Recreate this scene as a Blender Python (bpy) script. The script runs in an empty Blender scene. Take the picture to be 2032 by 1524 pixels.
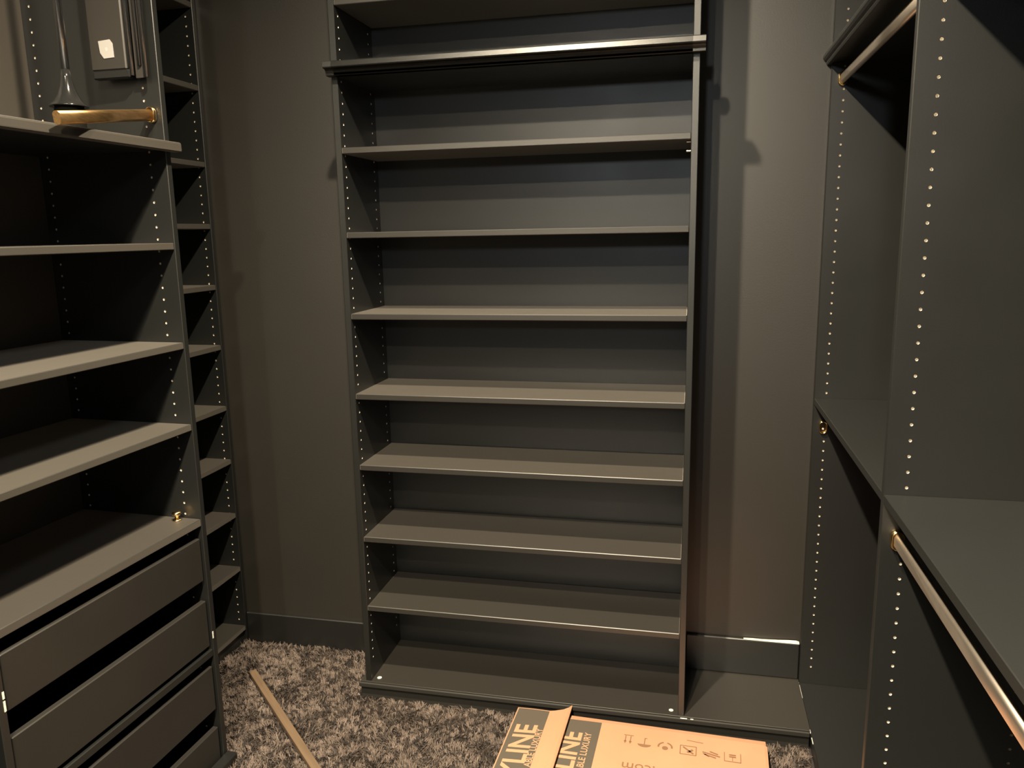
import bpy, bmesh, math, random
import numpy as np
from mathutils import Vector, Matrix

random.seed(7)
rng = np.random.default_rng(7)
C = bpy.context.scene.collection
SC = bpy.context.scene

# ------------------------------------------------------------------ camera
cam_d = bpy.data.cameras.new('camera')
cam = bpy.data.objects.new('camera', cam_d); C.objects.link(cam)
F_PX = 1571.57
cam_d.sensor_fit = 'HORIZONTAL'; cam_d.sensor_width = 36.0
cam_d.lens = F_PX * 36.0 / 2032.0
cam_d.clip_start = 0.02
right = Vector((0.97568285, 0.21842140, -0.01830482))
fwd = Vector((-0.21794055, 0.95785129, -0.18714386))
up = Vector((-0.02334293, 0.18658242, 0.98216196))
m = Matrix.Identity(4)
for i in range(3):
    m[i][0] = right[i]; m[i][1] = up[i]; m[i][2] = -fwd[i]
m[0][3], m[1][3], m[2][3] = 1.1002, -2.3987, 1.6296
cam.matrix_world = m
SC.camera = cam

# ------------------------------------------------------------------ light and exposure
w = bpy.data.worlds.new('world'); SC.world = w; w.use_nodes = True
w.node_tree.nodes['Background'].inputs[0].default_value = (0.75, 0.72, 0.68, 1)
w.node_tree.nodes['Background'].inputs[1].default_value = 0.05
vs = SC.view_settings
vs.view_transform = 'Standard'; vs.look = 'None'; vs.gamma = 1.0; vs.use_curve_mapping = False
vs.exposure = 0.55

CEIL = 3.12
def downlight(x, y, energy, col):                 # recessed ceiling downlights in a row along the aisle: bright core beam and weaker spill
    for half, blend, k in ((60, 1.0, 0.74), (87, 0.8, 0.60)):
        d = bpy.data.lights.new('downlight', 'SPOT'); d.energy = energy * k; d.color = col
        d.spot_size = math.radians(2 * half); d.spot_blend = blend; d.shadow_soft_size = 0.03
        o = bpy.data.objects.new('downlight', d); C.objects.link(o); o.location = (x, y, CEIL - 0.02)
for y in (-1.17, -2.55, -3.95):
    downlight(0.54, y, 420, (1.0, 0.855, 0.625))
d = bpy.data.lights.new('room_light', 'AREA'); d.shape = 'DISK'; d.size = 0.22; d.energy = 9; d.color = (0.90, 0.97, 1.0)
o = bpy.data.objects.new('room_light', d); C.objects.link(o); o.location = (0.7, -5.25, 2.45)   # lamp of the room beyond the doorway
o.rotation_euler = (math.radians(75), 0, 0)

# ------------------------------------------------------------------ helpers
def mat(name, col, rough=0.5, metal=0.0, spec=0.5, var=0.0, vscale=6.0, bump=0.0, bscale=200.0, rvar=0.0, col2=None, coat=0.0, stretch=None):
    M = bpy.data.materials.new(name); M.use_nodes = True
    nt = M.node_tree; b = nt.nodes['Principled BSDF']
    b.inputs['Base Color'].default_value = (*col, 1)
    b.inputs['Roughness'].default_value = rough
    b.inputs['Metallic'].default_value = metal
    b.inputs['Specular IOR Level'].default_value = spec
    b.inputs['Coat Weight'].default_value = coat
    b.inputs['Coat Roughness'].default_value = 0.15
    tc = nt.nodes.new('ShaderNodeTexCoord')
    vec = tc.outputs['Object']
    if stretch:
        mp = nt.nodes.new('ShaderNodeMapping'); mp.inputs['Scale'].default_value = stretch
        nt.links.new(vec, mp.inputs['Vector']); vec = mp.outputs['Vector']
    if var > 0 or rvar > 0:
        n = nt.nodes.new('ShaderNodeTexNoise'); n.inputs['Scale'].default_value = vscale; n.inputs['Detail'].default_value = 5
        nt.links.new(vec, n.inputs['Vector'])
        r = nt.nodes.new('ShaderNodeMapRange'); r.inputs['From Min'].default_value = 0.3; r.inputs['From Max'].default_value = 0.7
        nt.links.new(n.outputs['Fac'], r.inputs['Value'])
        if var > 0:
            mx = nt.nodes.new('ShaderNodeMix'); mx.data_type = 'RGBA'
            c2 = col2 if col2 else tuple(c * (1 - var) for c in col)
            mx.inputs['A'].default_value = (*col, 1); mx.inputs['B'].default_value = (*c2, 1)
            nt.links.new(r.outputs['Result'], mx.inputs['Factor'])
            nt.links.new(mx.outputs['Result'], b.inputs['Base Color'])
        if rvar > 0:
            r2 = nt.nodes.new('ShaderNodeMapRange'); r2.inputs['To Min'].default_value = rough - rvar; r2.inputs['To Max'].default_value = rough + rvar
            nt.links.new(n.outputs['Fac'], r2.inputs['Value']); nt.links.new(r2.outputs['Result'], b.inputs['Roughness'])
    if bump > 0:
        n2 = nt.nodes.new('ShaderNodeTexNoise'); n2.inputs['Scale'].default_value = bscale; n2.inputs['Detail'].default_value = 3
        nt.links.new(vec, n2.inputs['Vector'])
        bp = nt.nodes.new('ShaderNodeBump'); bp.inputs['Strength'].default_value = bump; bp.inputs['Distance'].default_value = 0.001
        nt.links.new(n2.outputs['Fac'], bp.inputs['Height']); nt.links.new(bp.outputs['Normal'], b.inputs['Normal'])
    return M

PAINT = mat('charcoal_cabinet_paint', (0.0075, 0.0080, 0.0075), 0.40, spec=1.0, var=0.18, vscale=5, rvar=0.05, bump=0.10, bscale=260)
SHELFP = mat('charcoal_shelf_paint', (0.0098, 0.0086, 0.0066), 0.46, spec=0.9, var=0.22, vscale=7, rvar=0.05, bump=0.10, bscale=260)
SHELFP.node_tree.nodes['Principled BSDF'].inputs['Sheen Weight'].default_value = 0.34      # warm sheen layer: brightens the shelf paint at grazing view
SHELFP.node_tree.nodes['Principled BSDF'].inputs['Sheen Roughness'].default_value = 0.45
SHELFP.node_tree.nodes['Principled BSDF'].inputs['Sheen Tint'].default_value = (1.0, 0.89, 0.76, 1)
WALLP = mat('charcoal_wall_paint', (0.0165, 0.0140, 0.0108), 0.48, spec=1.0, var=0.10, vscale=4, bump=0.18, bscale=180)
CEILM = mat('ceiling_paint', (0.55, 0.53, 0.50), 0.8)
BACKP = mat('charcoal_backboard_paint', (0.036, 0.0295, 0.0225), 0.52, spec=0.8, var=0.1, vscale=4)
NOSEP = mat('matte_nosing_paint', (0.020, 0.0185, 0.0160), 0.68, spec=0.35)  # paler and duller than the cabinet paint
DRAWP = mat('charcoal_drawer_paint', (0.0130, 0.0115, 0.0095), 0.50, spec=0.8, var=0.25, vscale=5, bump=0.1, bscale=200)
HOLE = mat('raw_drilled_board', (0.90, 0.84, 0.74), 0.7)
CHIPM = mat('bare_chipped_primer', (0.72, 0.70, 0.62), 0.6, var=0.2, vscale=60)
BRASS = mat('polished_brass', (0.86, 0.62, 0.30), 0.20, metal=1.0)
RODM = mat('champagne_metal', (0.86, 0.76, 0.65), 0.38, metal=1.0, var=0.1, vscale=20)
BRONZE = mat('satin_brass_rod', (0.80, 0.50, 0.22), 0.34, metal=1.0, var=0.45, vscale=9, stretch=(14, 0.6, 14))
BLACKG = mat('glossy_black', (0.012, 0.012, 0.012), 0.12, spec=0.6)
DCHROME = mat('dark_chrome', (0.30, 0.31, 0.33), 0.24, metal=1.0)
GREYP = mat('dark_grey_laminate', (0.028, 0.025, 0.022), 0.5)
WHITE = mat('white_sticker', (0.36, 0.345, 0.33), 0.6)
SMUDGE = mat('grey_print', (0.45, 0.42, 0.40), 0.6)
CARD = mat('corrugated_cardboard', (0.50, 0.254, 0.148), 0.55, var=0.08, vscale=7, coat=0.25, bump=0.15, bscale=90)
CARDE = mat('cardboard_edge', (0.40, 0.225, 0.125), 0.8, var=0.3, vscale=150)
INKG = mat('grey_printed_band', (0.095, 0.080, 0.062), 0.5, var=0.08, vscale=9, coat=0.25)
INKT = mat('tan_lettering', (0.46, 0.25, 0.145), 0.6)
INKB = mat('brown_ink', (0.20, 0.105, 0.055), 0.6)
WOOD = mat('pale_pine', (0.150, 0.100, 0.060), 0.6, var=0.25, vscale=6, stretch=(1, 14, 14))
CHROME = mat('nickel_pin', (0.75, 0.72, 0.66), 0.3, metal=1.0)

def finish(name, bm, material, parent=None, smooth=False):
    me = bpy.data.meshes.new(name)
    bmesh.ops.recalc_face_normals(bm, faces=bm.faces[:])
    if smooth:
        for f in bm.faces: f.smooth = True
    bm.to_mesh(me); bm.free()
    me.materials.append(material)
    ob = bpy.data.objects.new(name, me); C.objects.link(ob)
    if parent: ob.parent = parent
    return ob

def addbox(bm, x0, x1, y0, y1, z0, z1, bev=0.0015):
    vs_ = [bm.verts.new((x, y, z)) for x in (x0, x1) for y in (y0, y1) for z in (z0, z1)]
    q = [(0, 1, 3, 2), (4, 6, 7, 5), (0, 4, 5, 1), (2, 3, 7, 6), (0, 2, 6, 4), (1, 5, 7, 3)]
    fs = [bm.faces.new([vs_[i] for i in f]) for f in q]
    if bev > 0:
        es = list({e for f in fs for e in f.edges})
        bmesh.ops.bevel(bm, geom=es, offset=bev, segments=1, affect='EDGES')

def box(name, x0, x1, y0, y1, z0, z1, material=None, parent=None, bev=0.0015):
    bm = bmesh.new(); addbox(bm, x0, x1, y0, y1, z0, z1, bev)
    return finish(name, bm, material or PAINT, parent)

def extrude_profile(name, pts, to3d, s0, s1, material, parent=None):
    """closed 2-D profile swept along one axis from s0 to s1"""
    bm = bmesh.new()
    a = [bm.verts.new(to3d(p, s0)) for p in pts]; b = [bm.verts.new(to3d(p, s1)) for p in pts]
    n = len(pts)
    for i in range(n): bm.faces.new((a[i], a[(i + 1) % n], b[(i + 1) % n], b[i]))
    bm.faces.new(a); bm.faces.new(b[::-1])
    return finish(name, bm, material, parent)

def lathe(name, prof, material, parent=None, seg=28, loc=(0, 0, 0)):
    bm = bmesh.new(); rings = []
    for r, z in prof:
        rings.append([bm.verts.new((loc[0] + r * math.cos(2 * math.pi * k / seg), loc[1] + r * math.sin(2 * math.pi * k / seg), loc[2] + z)) for k in range(seg)])
    for i in range(len(rings) - 1):
        for k in range(seg): bm.faces.new((rings[i][k], rings[i][(k + 1) % seg], rings[i + 1][(k + 1) % seg], rings[i + 1][k]))
    bm.faces.new(rings[0][::-1]); bm.faces.new(rings[-1])
    ob = finish(name, bm, material, parent)
    for p in ob.data.polygons: p.use_smooth = len(p.vertices) == 4
    return ob

def thing(name, label, cat, loc=(0, 0, 0), rotz=0.0, group=None):
    o = bpy.data.objects.new(name, None); C.objects.link(o)
    o.empty_display_size = 0.1
    o.location = loc; o.rotation_euler = (0, 0, rotz); o['label'] = label; o['category'] = cat
    if group: o['group'] = group
    return o
def tag(o, label, cat, group=None):
    o['label'] = label; o['category'] = cat
    if group: o['group'] = group
    return o
def struct(o, label=None, cat=None):
    o['kind'] = 'structure'
    if label: o['label'] = label
    if cat: o['category'] = cat
    return o

def holed_panel(name, to3d, depth, z0, z1, t, cols, zh, pitch, n, parent, r=0.0033, flip=False):
    """upright board: u runs back from its front edge, w through its thickness; real shelf-pin holes drilled into the face w = 0"""
    bm = bmesh.new(); c = 0.0015
    V = lambda u, v, w_: bm.verts.new(to3d(u, v, w_))
    def quad(*p): bm.faces.new([V(*q) for q in p])
    hb = 0.009
    ze = zh + (n - 0.5) * pitch; zs = zh - 0.5 * pitch
    ub = [c]
    for u in cols: ub += [u - hb, u + hb]
    ub.append(depth)
    for i in range(len(ub) - 1):
        a, b = ub[i], ub[i + 1]
        if i % 2 == 0: quad((a, z0, 0), (b, z0, 0), (b, z1, 0), (a, z1, 0))
        else:
            quad((a, z0, 0), (b, z0, 0), (b, zs, 0), (a, zs, 0)); quad((a, ze, 0), (b, ze, 0), (b, z1, 0), (a, z1, 0))
    quad((0, z0, c), (c, z0, 0), (c, z1, 0), (0, z1, c)); quad((0, z0, c), (0, z1, c), (0, z1, t - c), (0, z0, t - c))
    quad((0, z0, t - c), (0, z1, t - c), (c, z1, t), (c, z0, t)); quad((c, z0, t), (c, z1, t), (depth, z1, t), (depth, z0, t))
    quad((depth, z0, 0), (depth, z0, t), (depth, z1, t), (depth, z1, 0))
    quad((0, z0, 0), (depth, z0, 0), (depth, z0, t), (0, z0, t)); quad((0, z1, 0), (0, z1, t), (depth, z1, t), (depth, z1, 0))
    bh = bmesh.new()
    for u in cols:
        for k in range(n):
            zc = zh + k * pitch; hp = pitch / 2
            sq = [(hb, 0), (hb, hp), (0, hp), (-hb, hp), (-hb, 0), (-hb, -hp), (0, -hp), (hb, -hp)]
            ov = [bm.verts.new(to3d(u + a, zc + b, 0)) for a, b in sq]
            iv = [bm.verts.new(to3d(u + r * math.cos(j * math.pi / 4), zc + r * math.sin(j * math.pi / 4), 0)) for j in range(8)]
            for j in range(8): bm.faces.new((ov[j], ov[(j + 1) % 8], iv[(j + 1) % 8], iv[j]))
            h0 = [bh.verts.new(to3d(u + r * math.cos(j * math.pi / 4), zc + r * math.sin(j * math.pi / 4), 0.0001)) for j in range(8)]
            h1 = [bh.verts.new(to3d(u + r * math.cos(j * math.pi / 4), zc + r * math.sin(j * math.pi / 4), 0.008)) for j in range(8)]
            for j in range(8): bh.faces.new((h0[j], h0[(j + 1) % 8], h1[(j + 1) % 8], h1[j]))
            bh.faces.new(h1)
    p = finish(name, bm, PAINT, parent)
    h = finish('shelf_pin_holes', bh, HOLE, p); h['kind'] = 'stuff'; h['label'] = 'rows of small bare drilled shelf pin holes'
    return p

def oval_rod(name, a, b, hw, hh, material, parent=None, seg=20):
    """closet rod with a flat-sided oval section from a to b"""
    a = Vector(a); b = Vector(b); d = (b - a).normalized()
    side = d.cross(Vector((0, 0, 1))).normalized(); upv = side.cross(d)
    bm = bmesh.new(); R = []
    for P in (a, b):
        ring = []
        for k in range(seg):
            th = 2 * math.pi * k / seg; y = math.sin(th) * hw + (hh - hw) * (1 if math.sin(th) >= 0 else -1)
            ring.append(bm.verts.new(P + side * (math.cos(th) * hw) + upv * y))
        R.append(ring)
    for k in range(seg): bm.faces.new((R[0][k], R[0][(k + 1) % seg], R[1][(k + 1) % seg], R[1][k]))
    bm.faces.new(R[0][::-1]); bm.faces.new(R[1])
    o = finish(name, bm, material, parent)
    for p in o.data.polygons: p.use_smooth = len(p.vertices) == 4
    return o

def socket(name, x, y, z, ydir, parent, hole=True):
    """brass rod flange screwed to an upright: open oval cup with a rim, facing along ydir"""
    bm = bmesh.new(); seg = 24
    def ring(rw, rh, yy):
        out = []
        for k in range(seg):
            th = 2 * math.pi * k / seg
            s = math.sin(th); out.append(bm.verts.new((x + math.cos(th) * rw, y + ydir * yy, z + s * rw + (rh - rw) * (1 if s >= 0 else -1))))
        return out
    rs = [ring(.0135, .0215, 0), ring(.0135, .0215, .004), ring(.0125, .0205, .012), ring(.0100, .0180, .012), ring(.0095, .0175, .003)]
    for i in range(len(rs) - 1):
        for k in range(seg): bm.faces.new((rs[i][k], rs[i][(k + 1) % seg], rs[i + 1][(k + 1) % seg], rs[i + 1][k]))
    bm.faces.new(rs[0]); bm.faces.new(rs[-1])
    o = finish(name, bm, BRASS, parent); o['label'] = 'polished brass rod flange'
    for p in o.data.polygons: p.use_smooth = len(p.vertices) == 4
    if hole:
        bm = bmesh.new(); bmesh.ops.create_cone(bm, cap_ends=True, segments=14, radius1=.0032, radius2=.0026, depth=.003,
            matrix=Matrix.Translation((x, y + ydir * .0045, z - .006)) @ Matrix.Rotation(math.pi / 2, 4, 'X'))
        finish('screw', bm, SMUDGE, o)
    return o

# ------------------------------------------------------------------ the room
YW = 0.306; XLW = -0.94; XRW = 1.875; YF = -4.9
struct(box('floor', XLW - .1, XRW + .1, YF - 1.6, YW + .1, -0.06, 0.0, mat('carpet_backing', (0.030, 0.024, 0.021), 0.95, var=0.4, vscale=40), bev=0))
struct(box('ceiling', XLW - .1, XRW + .1, YF - .1, YW + .1, CEIL, CEIL + .08, CEILM, bev=0))
struct(box('wall_back', XLW - .1, XRW + .1, YW, YW + .1, 0, CEIL, WALLP, bev=0))
struct(box('wall_left', XLW - .1, XLW, YF - .1, YW, 0, CEIL, WALLP, bev=0))
struct(box('wall_right', XRW, XRW + .1, YF - .1, YW, 0, CEIL, WALLP, bev=0))
bm = bmesh.new()                                     # wall behind the camera with the doorway in it
addbox(bm, XLW, -0.20, YF - .1, YF, 0, CEIL, 0); addbox(bm, 1.50, XRW, YF - .1, YF, 0, CEIL, 0); addbox(bm, -0.20, 1.50, YF - .1, YF, 2.72, CEIL, 0)
struct(finish('wall_front', bm, WALLP))
struct(box('baseboard_back', -0.644, -0.024, YW - .014, YW - .0005, 0.0, 0.127, PAINT, bev=0.003))
struct(box('trim_1', 1.112, 1.498, YW - .014, YW - .0005, 0.0705, 0.205, PAINT, bev=0.003))
t1 = bpy.data.objects['trim_1']
bm = bmesh.new()                                     # bare filler showing along the top of the right-hand skirting
pts = [(1.31, .0006), (1.34, .0020), (1.37, .0016), (1.43, .0042), (1.46, .0066), (1.487, .0070), (1.4965, .0045)]
lo = [bm.verts.new((x, YW - .0150, .2052)) for x, h in pts]; hi = [bm.verts.new((x, YW - .0035, .2052 + h)) for x, h in pts]
for i in range(len(pts) - 1): bm.faces.new((lo[i], lo[i + 1], hi[i + 1], hi[i]))
ob = finish('filler_bead', bm, CHIPM, t1); ob['label'] = 'bare white filler line'

# carpet pile: one uncountable shag surface
def in_block(x, y):
    b = (y > 0.006) & (x > -0.02)
    b |= (x < -0.655)
    b |= (x < -0.315) & (y < -0.395)
    b |= (x > 1.498)
    b |= y > 0.288
    return b
N = 190000
px = rng.uniform(-0.66, 1.50, N); py = rng.uniform(-1.25, 0.29, N)
keep = ~in_block(px, py); px = px[keep]; py = py[keep]; N = len(px)
cl = 0.017                                            # pile falls in small random clumps
jx = px + 0.010 * np.sin(py * 131 + 3 * np.sin(px * 47)); jy = py + 0.010 * np.sin(px * 117 + 3 * np.sin(py * 53))
ci = np.floor((jx + 1) / cl).astype(int); cj = np.floor((jy + 2) / cl).astype(int)
tab = rng.random((400, 400, 3)); rr = tab[ci % 400, cj % 400]
big = tab[(ci // 3) % 400, (cj // 3 + 97) % 400]
az = 2 * np.pi * (0.7 * rr[:, 0] + 0.6 * big[:, 0]) + rng.normal(0, 0.55, N)
ln = rng.uniform(0.009, 0.017, N) * (0.55 + 0.75 * rr[:, 1]); lean = np.clip(0.25 + 0.95 * rr[:, 2] + rng.normal(0, 0.2, N), 0.05, 1.35)
wd = rng.uniform(0.0008, 0.0018, N)
dx = np.cos(az); dy = np.sin(az); sx = -dy * wd; sy = dx * wd
mx_ = px + dx * ln * np.sin(lean) * 0.45; my_ = py + dy * ln * np.sin(lean) * 0.45; mz = ln * np.cos(lean * 0.6) * 0.6
tx = px + dx * ln * np.sin(lean); ty = py + dy * ln * np.sin(lean); tz = ln * np.cos(lean * 0.9) + 0.001
co = np.empty((N, 5, 3))
co[:, 0] = np.stack([px - sx, py - sy, np.zeros(N)], 1); co[:, 1] = np.stack([px + sx, py + sy, np.zeros(N)], 1)
co[:, 2] = np.stack([mx_ + sx, my_ + sy, mz], 1); co[:, 3] = np.stack([mx_ - sx, my_ - sy, mz], 1); co[:, 4] = np.stack([tx, ty, tz], 1)
me = bpy.data.meshes.new('carpet_pile')
me.vertices.add(N * 5); me.vertices.foreach_set('co', co.reshape(-1))
base = np.arange(N)[:, None] * 5
loops = np.concatenate([base + np.array([[0, 1, 2, 3]]), base + np.array([[3, 2, 4]])], 1).reshape(-1)
me.loops.add(len(loops)); me.loops.foreach_set('vertex_index', loops.astype(np.int32))
me.polygons.add(N * 2)
st = (np.arange(N)[:, None] * 7 + np.array([[0, 4]])).reshape(-1)
me.polygons.foreach_set('loop_start', st.astype(np.int32)); me.polygons.foreach_set('loop_total', np.tile([4, 3], N).astype(np.int32))
me.update(calc_edges=True)
PILE = mat('shag_pile', (0.185, 0.145, 0.122), 0.85, spec=0.25, var=0.55, vscale=75, col2=(0.090, 0.068, 0.056))
me.materials.append(PILE)
pile = bpy.data.objects.new('carpet_pile', me); C.objects.link(pile)
pile.parent = bpy.data.objects['floor']; pile['kind'] = 'stuff'; pile['label'] = 'dark brown shag carpet pile covering the closet floor'

# ------------------------------------------------------------------ platform under the bookcase
pl = thing('platform', 'low black platform under the shoe bookcase with recessed toe kick', 'platform', (0.74, 0.15, 0))
pl_off = Vector((0.74, 0.15, 0))
def lbox(name, par, off, x0, x1, y0, y1, z0, z1, material=None, bev=0.0015):
    return box(name, x0 - off[0], x1 - off[0], y0 - off[1], y1 - off[1], z0 - off[2], z1 - off[2], material, par, bev)
lbox('deck', pl, pl_off, -0.020, 1.4985, -0.004, YW - .001, 0.050, 0.070, SHELFP, 0.0004)
lbox('deck_nosing', pl, pl_off, -0.024, 1.4985, -0.012, -0.0042, 0.049, 0.0675, NOSEP, 0.003)
lbox('toe_kick', pl, pl_off, -0.021, 1.4985, 0.001, 0.019, 0.0, 0.0495, NOSEP)  # paler paint makes the face look lit by bounce off the cardboard
for (x, y, s) in ((0.041, 0.025, 1.0), (1.068, 0.024, 0.9)):
    o = lathe('filler_spot', [(.0085 * s, 0), (.0085 * s, .001), (.005 * s, .0022), (.001, .0026)], CHIPM, pl, 14, (x - .74, y - .15, .0702)); o['label'] = 'pale round filler spot'
for k, (x, l) in enumerate(((1.098, .022), (1.130, .010))):
    o = lbox('paint_chip', pl, pl_off, x, x + l, -0.0126, -0.008, 0.0665, 0.0685, CHIPM, 0.0008)

# ------------------------------------------------------------------ shoe bookcase on the back wall
W = 1.110; T = 0.020; TOP = 2.88
bk = thing('shoe_bookcase', 'tall black open bookcase of empty shoe shelves on the back wall', 'bookcase', (0, 0, 0.0705))
zo = 0.0705
holed_panel('side_panel', lambda u, v, w_: (T - w_, u, v - zo), 0.296, 0.0708, TOP, T, [0.027, 0.262], 2.0705 - 60 * 0.032, 0.032, 79, bk)
holed_panel('side_panel', lambda u, v, w_: (W - T + w_, u, v - zo), 0.296, 0.0708, TOP, T, [0.027, 0.262], 2.0705 - 60 * 0.032, 0.032, 79, bk)
box('back_panel', 0.0, W, 0.2965, YW - .001, 0.0003, TOP - zo, PAINT, bk, 0)
box('top_panel', T + .0003, W - T - .0003, 0.0, 0.296, TOP - .022 - zo, TOP - zo, PAINT, bk)
for z in (0.3573, 0.6129, 0.8695, 1.1143, 1.3807, 1.6413, 1.9022, 2.338, 2.545):
    s = box('shelf', T + .0006, W - T - .0006, 0.0015, 0.2955, z - .0188 - zo, z - zo, SHELFP, bk, 0.0018)
# moulded ledge: rounded nose, cove and a small bead below
prof = [(0.296, 2.1520), (-0.0400, 2.1520), (-0.0428, 2.1512), (-0.0444, 2.1490), (-0.0475, 2.1350), (-0.0465, 2.1325), (-0.0435, 2.1305), (-0.0340, 2.1300),
        (-0.0290, 2.1260), (-0.0270, 2.1215), (-0.0260, 2.1200), (-0.0260, 2.1140), (-0.0245, 2.1125), (-0.0165, 2.1120), (0.296, 2.1120)]
prof_b = [p for p in prof]
LEDGE = extrude_profile('ledge', prof_b, lambda p, s: (s, min(p[0], -.0005) if False else p[0], p[1] - zo), T + .0005, W - T - .0005, PAINT, bk)
nose = [p for p in prof if p[0] < -0.001] + [(-0.0008, 2.1120), (-0.0008, 2.1520)]
extrude_profile('ledge_nosing', nose, lambda p, s: (s, p[0], p[1] - zo), -0.006, W + .014, PAINT, bk)
for (z, y) in ((1.9022, .030), (1.876, .031), (1.3995, .255), (1.133, .255)):
    bm = bmesh.new(); bmesh.ops.create_cone(bm, cap_ends=True, segments=12, radius1=.0028, radius2=.0028, depth=.012,
        matrix=Matrix.Translation((W - T - .0065, y, z - .0225 - zo)) @ Matrix.Rotation(math.pi / 2, 4, 'Y'))
    finish('shelf_pin', bm, CHROME, bk)

# ------------------------------------------------------------------ drawer and shelf tower on the left
ROT = math.radians(-2.45)
dt = thing('drawer_tower', 'black open-shelf tower with four blank drawer fronts along the left wall', 'cabinet', (-0.306, -0.398, 0), ROT)
# local: x <= 0 runs back from the front edge, y <= 0 runs towards the viewer
LN = -0.718                                            # face of the near upright
holed_panel('side_panel', lambda u, v, w_: (-u, -0.020 + w_, v), 0.440, 0.0, TOP, 0.020, [0.053, 0.396], 1.496 - 42 * 0.0336, 0.0336, 76, dt)
LF = -1.45                                             # unseen bay end, set past the drawer stack to let light into the shelves
box('drawer_upright', -0.4235, 0.0, LN - .020, LN, 0.0, 0.7885, PAINT, dt, 0.0015)
holed_panel('side_panel', lambda u, v, w_: (-u, LF - w_, v), 0.440, 0.0, TOP, 0.020, [0.053, 0.396], 1.496 - 42 * 0.0336, 0.0336, 76, dt)
box('back_panel', -0.432, -0.424, LF + .0005, -0.0205, 0.0, TOP, BACKP, dt, 0)
for z in (1.620, 1.3405, 1.101):
    box('shelf', -0.4235, -0.0015, LF + .0008, -0.0208, z - .019, z, SHELFP, dt, 0.0018)
box('countertop', -0.4235, -0.0005, LF + .0008, -0.0208, 0.789, 0.811, SHELFP, dt, 0.002)
box('upper_shelf', -0.4235, -0.0015, LF + .0008, -0.0208, 2.66, 2.68, PAINT, dt, 0.002)
box('ledge', -0.4235, -0.0005, LF + .0008, -0.0208, 1.868, 1.890, PAINT, dt, 0.002)
nz = [(0.0003, 1.8655), (0.0235, 1.8655), (0.0262, 1.8675), (0.0270, 1.8700), (0.0270, 1.8850), (0.0255, 1.8890), (0.0215, 1.8910), (0.0003, 1.8910)]
extrude_profile('ledge_nosing', nz, lambda p, s: (p[0], s, p[1]), LF - .012, 0.012, SHELFP, dt)
box('drawer_rail', -0.40, -0.002, LN + .0008, -0.0208, 0.368, 0.391, PAINT, dt, 0.002)
box('base_molding', 0.0005, 0.036, LF - .02, 0.000, 0.0, 0.030, PAINT, dt, 0.003)
for (zt, zb) in ((0.752, 0.617), (0.553, 0.404), (0.337, 0.191), (0.130, 0.012)):
    dr = box('drawer', -0.0235, -0.0055, LN + .0065, -0.0275, zb, zt, DRAWP, dt, 0.0025)
    bm = bmesh.new()
    addbox(bm, -0.40, -0.0238, LN + .018, LN + .030, zb + .012, zt - .030, 0); addbox(bm, -0.40, -0.0238, -0.048, -0.036, zb + .012, zt - .030, 0)
    addbox(bm, -0.40, -0.388, LN + .0305, -0.0485, zb + .012, zt - .030, 0); addbox(bm, -0.388, -0.0238, LN + .0305, -0.0485, zb + .018, zb + .028, 0)
    finish('drawer_box', bm, PAINT, dr)
for (y, z0, z1, dx_) in ((LN - .0035, .655, .672, 0), (LN - .0035, .625, .650, 0), (-0.017, .425, .447, 0)):
    box('paint_chip', 0.0002, 0.0010, y - .003, y + .002, z0, z1, CHIPM, dt, 0)

# ------------------------------------------------------------------ corner shelf column beyond it
cx0 = thing('corner_shelf_unit', 'narrow black shelf column in the corner beyond the drawer tower', 'shelf unit', (-0.646, -0.05, 0))
off = Vector((-0.646, -0.05, 0))
holed_panel('side_panel', lambda u, v, w_: (-u, 0.284 + w_ + .05, v), 0.285, 0.0, TOP, 0.020, [0.028, 0.255], 1.593 - 46 * 0.0325, 0.0325, 80, cx0)
lbox('side_panel', cx0, off, -0.931, -0.646, -0.374, -0.355, 0.0, TOP)
lbox('back_panel', cx0, off, -0.938, -0.9315, -0.374, 0.304, 0.0, TOP, PAINT, 0)
for z in (0.0735, 0.330, 0.556, 0.778, 0.992, 1.230, 1.458, 1.683, 1.905, 2.172, 2.452, 2.72):
    s = lbox('shelf', cx0, off, -0.931, -0.6475, -0.3545, 0.2835, z - .019, z, SHELFP, 0.0018)
lbox('toe_kick', cx0, off, -0.676, -0.658, -0.3545, 0.2835, 0.0, 0.054)

# ------------------------------------------------------------------ double hanging unit on the right
hu = thing('hanging_unit', 'black double-hang wardrobe unit with mid shelf along the right wall', 'wardrobe', (1.50, 0.30, 0))
off = Vector((1.50, 0.30, 0)); XR = 1.50; XB = 1.862; Y2 = -0.697; Y3 = -1.78
P2C = [0.043, 0.285]
holed_panel('side_panel', lambda u, v, w_: (u, 0.285 + w_ - .30, v), XB - XR, 0.064, TOP, 0.020, [0.037, 0.30], 1.133 - 31 * 0.0324, 0.0324, 79, hu)
holed_panel('partition', lambda u, v, w_: (u, Y2 + w_ - .30, v), XB - XR, 0.064, TOP, 0.020, P2C, 1.099 - 29 * 0.03345, 0.03345, 76, hu, r=0.0033)
holed_panel('side_panel', lambda u, v, w_: (u, Y3 - w_ - .30, v), XB - XR, 0.064, TOP, 0.020, P2C, 1.099 - 29 * 0.03345, 0.03345, 76, hu)
lbox('back_panel', hu, off, XB + .0005, XRW - .001, Y3 - .02, 0.304, 0.0, TOP, PAINT, 0)
lbox('deck', hu, off, XR, XB, Y3 - .02, 0.304, 0.042, 0.0635, PAINT, 0.002)
lbox('toe_kick', hu, off, XR + .004, XR + .022, Y3 - .02, 0.304, 0.0, 0.0415, PAINT)
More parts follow.
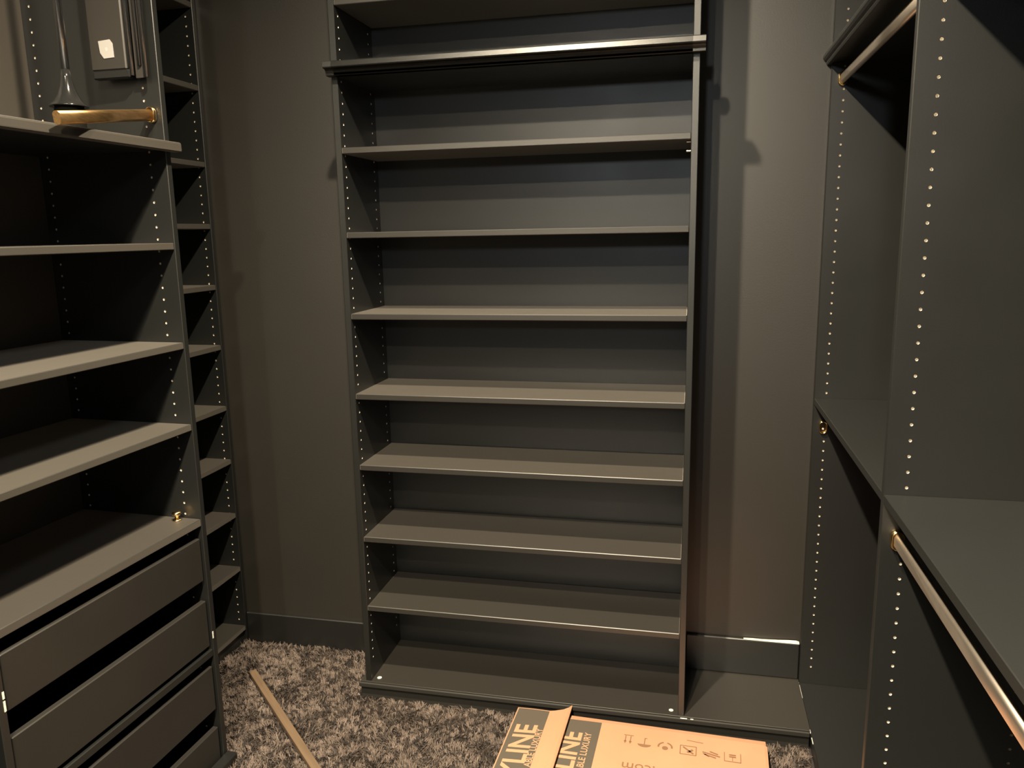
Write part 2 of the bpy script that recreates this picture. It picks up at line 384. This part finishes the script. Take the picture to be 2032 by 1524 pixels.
for (ya, yb) in ((Y2 + .0205, 0.2845), (Y3 + .0005, Y2 - .0005)):
    lbox('mid_shelf', hu, off, XR + .0005, XB, ya, yb, 1.0615, 1.0824, PAINT, 0.0015)
    lbox('ledge', hu, off, XR + .0005, XB, ya, yb, 2.118, 2.150, PAINT, 0.0015)
    lbox('top_panel', hu, off, XR + .0005, XB, ya, yb, TOP - .022, TOP, PAINT, 0.0015)
nz = [(-0.0005, 2.114), (-0.012, 2.114), (-0.0145, 2.119), (-0.0145, 2.124), (-0.020, 2.127), (-0.024, 2.133), (-0.0245, 2.140), (-0.021, 2.147), (-0.015, 2.150), (-0.0005, 2.150)]
extrude_profile('ledge_nosing', nz, lambda p, s: (p[0], s - .30, p[1]), Y3, 0.304, PAINT, hu)
lbox('paint_chip', hu, off, XR - .0010, XR - .0001, Y2 + .0005, Y2 + .013, 0.040, 0.140, CHIPM, 0)
for (ya, yb) in ((-.005, .012), (.19, .27), (.285, .300), (-.06, -.03)):
    lbox('paint_chip', hu, off, XR - .0008, XR + .0012, ya, yb, 0.0612, 0.0640, CHIPM, 0)
XRD = 1.532
socket('rod_socket', XRD - 1.5, 0.2847 - .30, 2.070, -1, hu, False); socket('rod_socket', XRD - 1.5, Y2 + .0203 - .30, 2.070, 1, hu, False)
socket('rod_socket', XRD - 1.5, 0.2847 - .30, 0.987, -1, hu, True); socket('rod_socket', XRD - 1.5, Y2 - .0003 - .30, 0.985, -1, hu, False)
socket('rod_socket', XRD - 1.5, Y3 + .0003 - .30, 0.985, 1, hu, False)
tag(oval_rod('closet_rod', (XRD, 0.281, 2.070), (XRD, Y2 + .0235, 2.070), .0078, .0150, RODM), 'champagne metal closet rod hung high under the wardrobe ledge', 'closet rod', 'closet rods of the wardrobe')
tag(oval_rod('closet_rod', (XRD, Y2 - .0035, 0.985), (XRD, Y3 + .0035, 0.985), .0078, .0150, RODM), 'champagne metal closet rod below the wardrobe mid shelf', 'closet rod', 'closet rods of the wardrobe')

# ------------------------------------------------------------------ things on the drawer tower
lr = oval_rod('loose_rod', (-0.336, -0.432, 1.9600), (-0.268, -0.842, 1.8970), .0085, .0150, BRONZE)
tag(lr, 'short brass closet rod slanting down onto the drawer tower ledge', 'closet rod')
sk = socket('end_flange', -0.336, -0.4192, 1.9615, -1, lr, False)

st_x, st_y, st_z = -0.436, -0.604, 1.8905
sd = thing('stand', 'glossy black pole stand with trumpet-flared foot on the tower ledge', 'stand', (st_x, st_y, st_z))
lathe('base', [(.034, 0), (.035, .006), (.035, .066), (.033, .070)], mat('matte_black', (0.004, 0.004, 0.0035), 0.8, spec=0.1), sd)
lathe('flared_foot', [(.045, .0703), (.0440, .074), (.034, .083), (.0240, .099), (.0165, .120), (.0125, .142), (.0105, .160)], BLACKG, sd, 36)
lathe('pole', [(.0103, .1602), (.0098, .45), (.0098, .74)], DCHROME, sd, 24)

mp_ = thing('hanging_rack', 'dark grey flat rack with glossy rails and a white square sticker against the tower upright', 'rack', (-0.40, -0.440, 2.055))
box('board', -0.085, 0.022, -0.010, 0.010, 0.022, 0.60, GREYP, mp_, 0.003)
box('bottom_cap', -0.082, 0.030, -0.011, 0.011, 0.0, 0.0215, BLACKG, mp_, 0.003)
for (x, r_, z0_) in ((0.0305, .0075, .006), (0.056, .0050, .03), (0.0735, .0060, .0)):
    bm = bmesh.new(); bmesh.ops.create_cone(bm, cap_ends=True, segments=18, radius1=r_, radius2=r_, depth=.60 - z0_, matrix=Matrix.Translation((x, 0, z0_ + (.60 - z0_) / 2)))
    o = finish('rail', bm, DCHROME, mp_); o['label'] = 'glossy black vertical rail'
    for p in o.data.polygons: p.use_smooth = len(p.vertices) == 4
box('rail_web', 0.040, 0.0665, 0.002, 0.008, 0.0, 0.60, GREYP, mp_, 0)
bm = bmesh.new(); sp = [(-0.055, .096), (-0.020, .0985), (-0.012, .088), (-0.011, .053), (-0.042, .0515), (-0.052, .066)]
a = [bm.verts.new((x, -0.0115, z)) for x, z in sp]; b = [bm.verts.new((x, -0.0102, z)) for x, z in sp]
bm.faces.new(a); bm.faces.new(b[::-1])
for i in range(6): bm.faces.new((a[i], a[(i + 1) % 6], b[(i + 1) % 6], b[i]))
stk = finish('sticker', bm, WHITE, mp_); stk['label'] = 'white square sticker with clipped corners'
bm = bmesh.new(); q = [(-0.036, .078), (-0.030, .080), (-0.027, .073), (-0.033, .069)]
bm.faces.new([bm.verts.new((x, -0.0117, z)) for x, z in q]); finish('sticker_print', bm, SMUDGE, stk)

kb = thing('brass_knob', 'polished brass drawer knob left on the tower countertop', 'knob', (-0.372, -0.440, 0.8113))
lathe('knob_base', [(.0130, 0), (.0135, .0012), (.0125, .0032), (.0060, .0045)], BRASS, kb)
lathe('knob_head', [(.0052, .0046), (.0052, .0105), (.0090, .0135), (.0128, .0180), (.0134, .0215), (.0115, .0255), (.0050, .0275), (.0008, .0278)], BRASS, kb)

# ------------------------------------------------------------------ on the floor
bm = bmesh.new(); addbox(bm, 0, 0.90, -0.0135, 0.0135, 0.0, 0.016, 0.0012)
ws = finish('wood_strip', bm, WOOD); ws.location = (-0.480, 0.046, 0.0135); ws.rotation_euler = (0, 0, math.atan2(-0.463, 0.486))
tag(ws, 'bare pale wood strip lying diagonally across the carpet', 'wood strip')

for k, (x, y, s, lab) in enumerate(((-0.130, 0.200, .0035, 'tiny white paint chip on the carpet by the back wall skirting'), (-0.030, -0.002, .0045, 'tiny white paint chip on the carpet at the platform corner'))):
    bm = bmesh.new(); pts = [(math.cos(t) * s * f_, math.sin(t) * s * f_ * .6) for t, f_ in ((0, 1), (1.2, .8), (2.4, 1.1), (3.6, .7), (5.0, .9))]
    a = [bm.verts.new((px_, py_, 0)) for px_, py_ in pts]; b = [bm.verts.new((px_, py_, .001)) for px_, py_ in pts]
    bm.faces.new(a[::-1]); bm.faces.new(b)
    for i in range(5): bm.faces.new((a[i], a[(i + 1) % 5], b[(i + 1) % 5], b[i]))
    o = finish('paint_chip', bm, WHITE); o.location = (x, y, .0125); tag(o, lab, 'paint chip')

# flattened cardboard box
cb = thing('cardboard_box', 'flattened printed cardboard box lying against the platform toe kick', 'cardboard box', (0.562, -0.027, 0.012), math.radians(-1.9))
BL = -0.62                                             # it runs on towards the viewer
def sheet(name, quads, th, material, parent, edge=True):
    """bent cardboard sheet from a list of (x, z) section points, swept from y0 to y1 (y0 may vary by point)"""
    bm = bmesh.new()
    top0 = [bm.verts.new((x, y0, z)) for x, z, y0, y1 in quads]; top1 = [bm.verts.new((x, y1, z)) for x, z, y0, y1 in quads]
    b0 = [bm.verts.new((x, y0, z - th)) for x, z, y0, y1 in quads]; b1 = [bm.verts.new((x, y1, z - th)) for x, z, y0, y1 in quads]
    n = len(quads)
    for i in range(n - 1):
        bm.faces.new((top0[i], top1[i], top1[i + 1], top0[i + 1])); bm.faces.new((b0[i], b0[i + 1], b1[i + 1], b1[i]))
        bm.faces.new((top0[i], top0[i + 1], b0[i + 1], b0[i])); bm.faces.new((top1[i + 1], top1[i], b1[i], b1[i + 1]))
    bm.faces.new((top0[0], b0[0], b1[0], top1[0])); bm.faces.new((top0[-1], top1[-1], b1[-1], b0[-1]))
    o = finish(name, bm, material, parent); return o
sheet('bottom_panel', [(0.002, .006, -0.004, BL), (0.40, .006, -0.002, BL), (0.800, .006, -0.004, BL)], .005, CARD, cb)
sheet('fold', [(0.0025, .034, -0.003, BL), (0.40, .036, -0.003, BL), (0.800, .034, -0.004, BL)], .0275, CARDE, cb)
tp = sheet('top_panel', [(0.10, .0385, -0.024, BL), (0.30, .0400, -0.022, BL), (0.36, .0402, -0.022, BL), (0.6, .0400, -0.022, BL), (0.795, .0388, -0.024, BL), (0.803, .0370, -0.028, BL)], .004, CARD, cb)
extrude_profile('fold_edge', [(-0.0238, .0402), (-0.0238, .0362), (-0.004, .0335), (-0.0005, .0345), (-0.002, .0365)], lambda p, s: (s, p[0], p[1] - .0004), 0.184, 0.799, CARD, cb)
tf = sheet('top_flap', [(0.0, .0400, -0.002, BL), (0.055, .0440, -0.004, BL), (0.112, .0480, -0.010, BL), (0.128, .0500, -0.008, BL), (0.155, .0520, 0.002, BL), (0.172, .0545, 0.014, BL), (0.180, .0580, 0.022, BL)], .004, CARD, cb)
edge = sheet('torn_edge', [(0.1802, .0582, 0.022, BL), (0.1822, .0582, 0.020, BL)], .0045, CARDE, tf)
# printed bands follow the sheets a hair above them
def band(name, secs, y0s, parent, material):
    bm = bmesh.new()
    A = [bm.verts.new((x, y, z + .0004)) for (x, z), y in zip(secs, y0s)]; B = [bm.verts.new((x, BL + .001, z + .0004)) for x, z in secs]
    for i in range(len(secs) - 1): bm.faces.new((A[i], B[i], B[i + 1], A[i + 1]))
    return finish(name, bm, material, parent)
bf = band('printed_band', [(0.004, .0403), (0.055, .0440), (0.1115, .0480)], (-0.006, -0.008, -0.014), tf, INKG)
bt = band('printed_band', [(0.172, .0388), (0.288, .03985)], (-0.026, -0.025), tp, INKG)

def text_mesh(name, body, size, origin, xdir, updir, z_of, material, parent, bold=0.0):
    cu = bpy.data.curves.new('t', 'FONT'); cu.body = body; cu.size = size; cu.offset = bold; cu.resolution_u = 3
    tob = bpy.data.objects.new('t', cu); C.objects.link(tob)
    dg = bpy.context.evaluated_depsgraph_get(); dg.update()
    me_ = bpy.data.meshes.new_from_object(tob.evaluated_get(dg))
    bpy.data.objects.remove(tob)
    for v in me_.vertices:
        x = origin[0] + v.co.x * xdir[0] + v.co.y * updir[0]; y = origin[1] + v.co.x * xdir[1] + v.co.y * updir[1]
        v.co = (x, y, z_of(x) + .0009)
    me_.name = name; me_.materials.clear(); me_.materials.append(material)
    for p in me_.polygons: p.material_index = 0
    o = bpy.data.objects.new(name, me_); C.objects.link(o); o.parent = parent
    return o
zf = lambda x: .0400 + (.0480 - .0400) * min(max(x, 0), .112) / .112
zt_ = lambda x: .0388 + .0013 * min(max((x - .1) / .2, 0), 1)
# lettering reads away from the viewer: baseline on the right, tops to the left
text_mesh('lettering', 'YLINE', 0.098, (0.088, -0.352), (0, 1), (-1, 0), zf, INKT, bf, 0.0022)
text_mesh('lettering', 'ABLE LUXURY', 0.030, (0.1105, -0.302), (0, 1), (-1, 0), zf, INKT, bf, 0.0004)
text_mesh('lettering', 'LINE', 0.092, (0.234, -0.278), (0, 1), (-1, 0), zt_, INKT, bt, 0.0022)
text_mesh('lettering', 'ABLE LUXURY', 0.030, (0.264, -0.278), (0, 1), (-1, 0), zt_, INKT, bt, 0.0004)
text_mesh('lettering', '.com', 0.052, (0.475, -0.205), (-1, 0), (0, -1), lambda x: .0402, INKB, tp, 0.0)
# shipping pictograms, upside down from here
def icon(polys, name='pictogram'):
    bm = bmesh.new()
    for P in polys:
        bm.faces.new([bm.verts.new((x, y, .0408)) for x, y in P])
    return finish(name, bm, INKB, tp)
def bar(x0, y0, x1, y1, w_):
    d = Vector((x1 - x0, y1 - y0)).normalized(); n = Vector((-d.y, d.x)) * w_ / 2
    return [(x0 - n.x, y0 - n.y), (x1 - n.x, y1 - n.y), (x1 + n.x, y1 + n.y), (x0 + n.x, y0 + n.y)]
def arc(cx_, cy_, r0, r1, a0, a1, n=8):
    return [[(cx_ + r * math.cos(a), cy_ + r * math.sin(a)) for r, a in ((r0, A0), (r1, A0), (r1, A1), (r0, A1))]
            for A0, A1 in ((a0 + (a1 - a0) * i / n, a0 + (a1 - a0) * (i + 1) / n) for i in range(n))]
icx, icy = 0.378, -0.092
icon([bar(icx - .006, icy + .018, icx - .006, icy - .010, .003), [(icx - .011, icy - .008), (icx - .001, icy - .008), (icx - .006, icy - .022)],
      bar(icx + .010, icy + .018, icx + .010, icy - .010, .003), [(icx + .005, icy - .008), (icx + .015, icy - .008), (icx + .010, icy - .022)], bar(icx - .012, icy + .021, icx + .018, icy + .021, .003)])
icx, icy = 0.432, -0.096
icon([[(icx + .021 * math.cos(a), icy + .008 - .018 + .014 * math.sin(a)) for a in [math.pi + math.pi * k / 10 for k in range(11)]], bar(icx, icy - .01, icx, icy + .020, .003), bar(icx, icy + .020, icx + .007, icy + .020, .003)])
icx, icy = 0.496, -0.098
icon(arc(icx, icy - .006, .018, .0235, math.radians(-10), math.radians(75)) + arc(icx, icy - .006, .018, .0235, math.radians(105), math.radians(190)) +
     [[(icx + .0095 * math.cos(a), icy - .012 + .0095 * math.sin(a)) for a in [2 * math.pi * k / 14 for k in range(14)]]])
icx, icy = 0.566, -0.104
icon([bar(icx - .024, icy - .022, icx + .024, icy - .022, .0028), bar(icx - .024, icy + .020, icx + .024, icy + .020, .0028), bar(icx - .024, icy - .022, icx - .024, icy + .020, .0028),
      bar(icx + .024, icy - .022, icx + .024, icy + .020, .0028), bar(icx - .016, icy + .014, icx + .016, icy - .016, .006), bar(icx - .002, icy - .012, icx + .014, icy + .004, .008)])
icon([bar(0.560, -0.055, 0.610, -0.060, .0025)])
icx, icy = 0.635, -0.108
icon([bar(icx - .026, icy + .006, icx + .026, icy - .008, .005), bar(icx - .020, icy - .004, icx + .014, icy - .016, .005), bar(icx - .004, icy + .012, icx + .020, icy + .002, .005), bar(icx - .024, icy - .001, icx - .006, icy - .014, .004)])
icx, icy = 0.698, -0.108
icon([bar(icx - .024, icy - .022, icx - .024, icy + .020, .002), bar(icx + .024, icy - .022, icx + .024, icy + .020, .002), bar(icx - .024, icy - .022, icx + .024, icy - .022, .002),
      bar(icx - .010, icy + .010, icx + .010, icy + .010, .005), bar(icx - .010, icy + .001, icx + .010, icy + .001, .005), bar(icx, icy - .002, icx, icy - .018, .0018)])
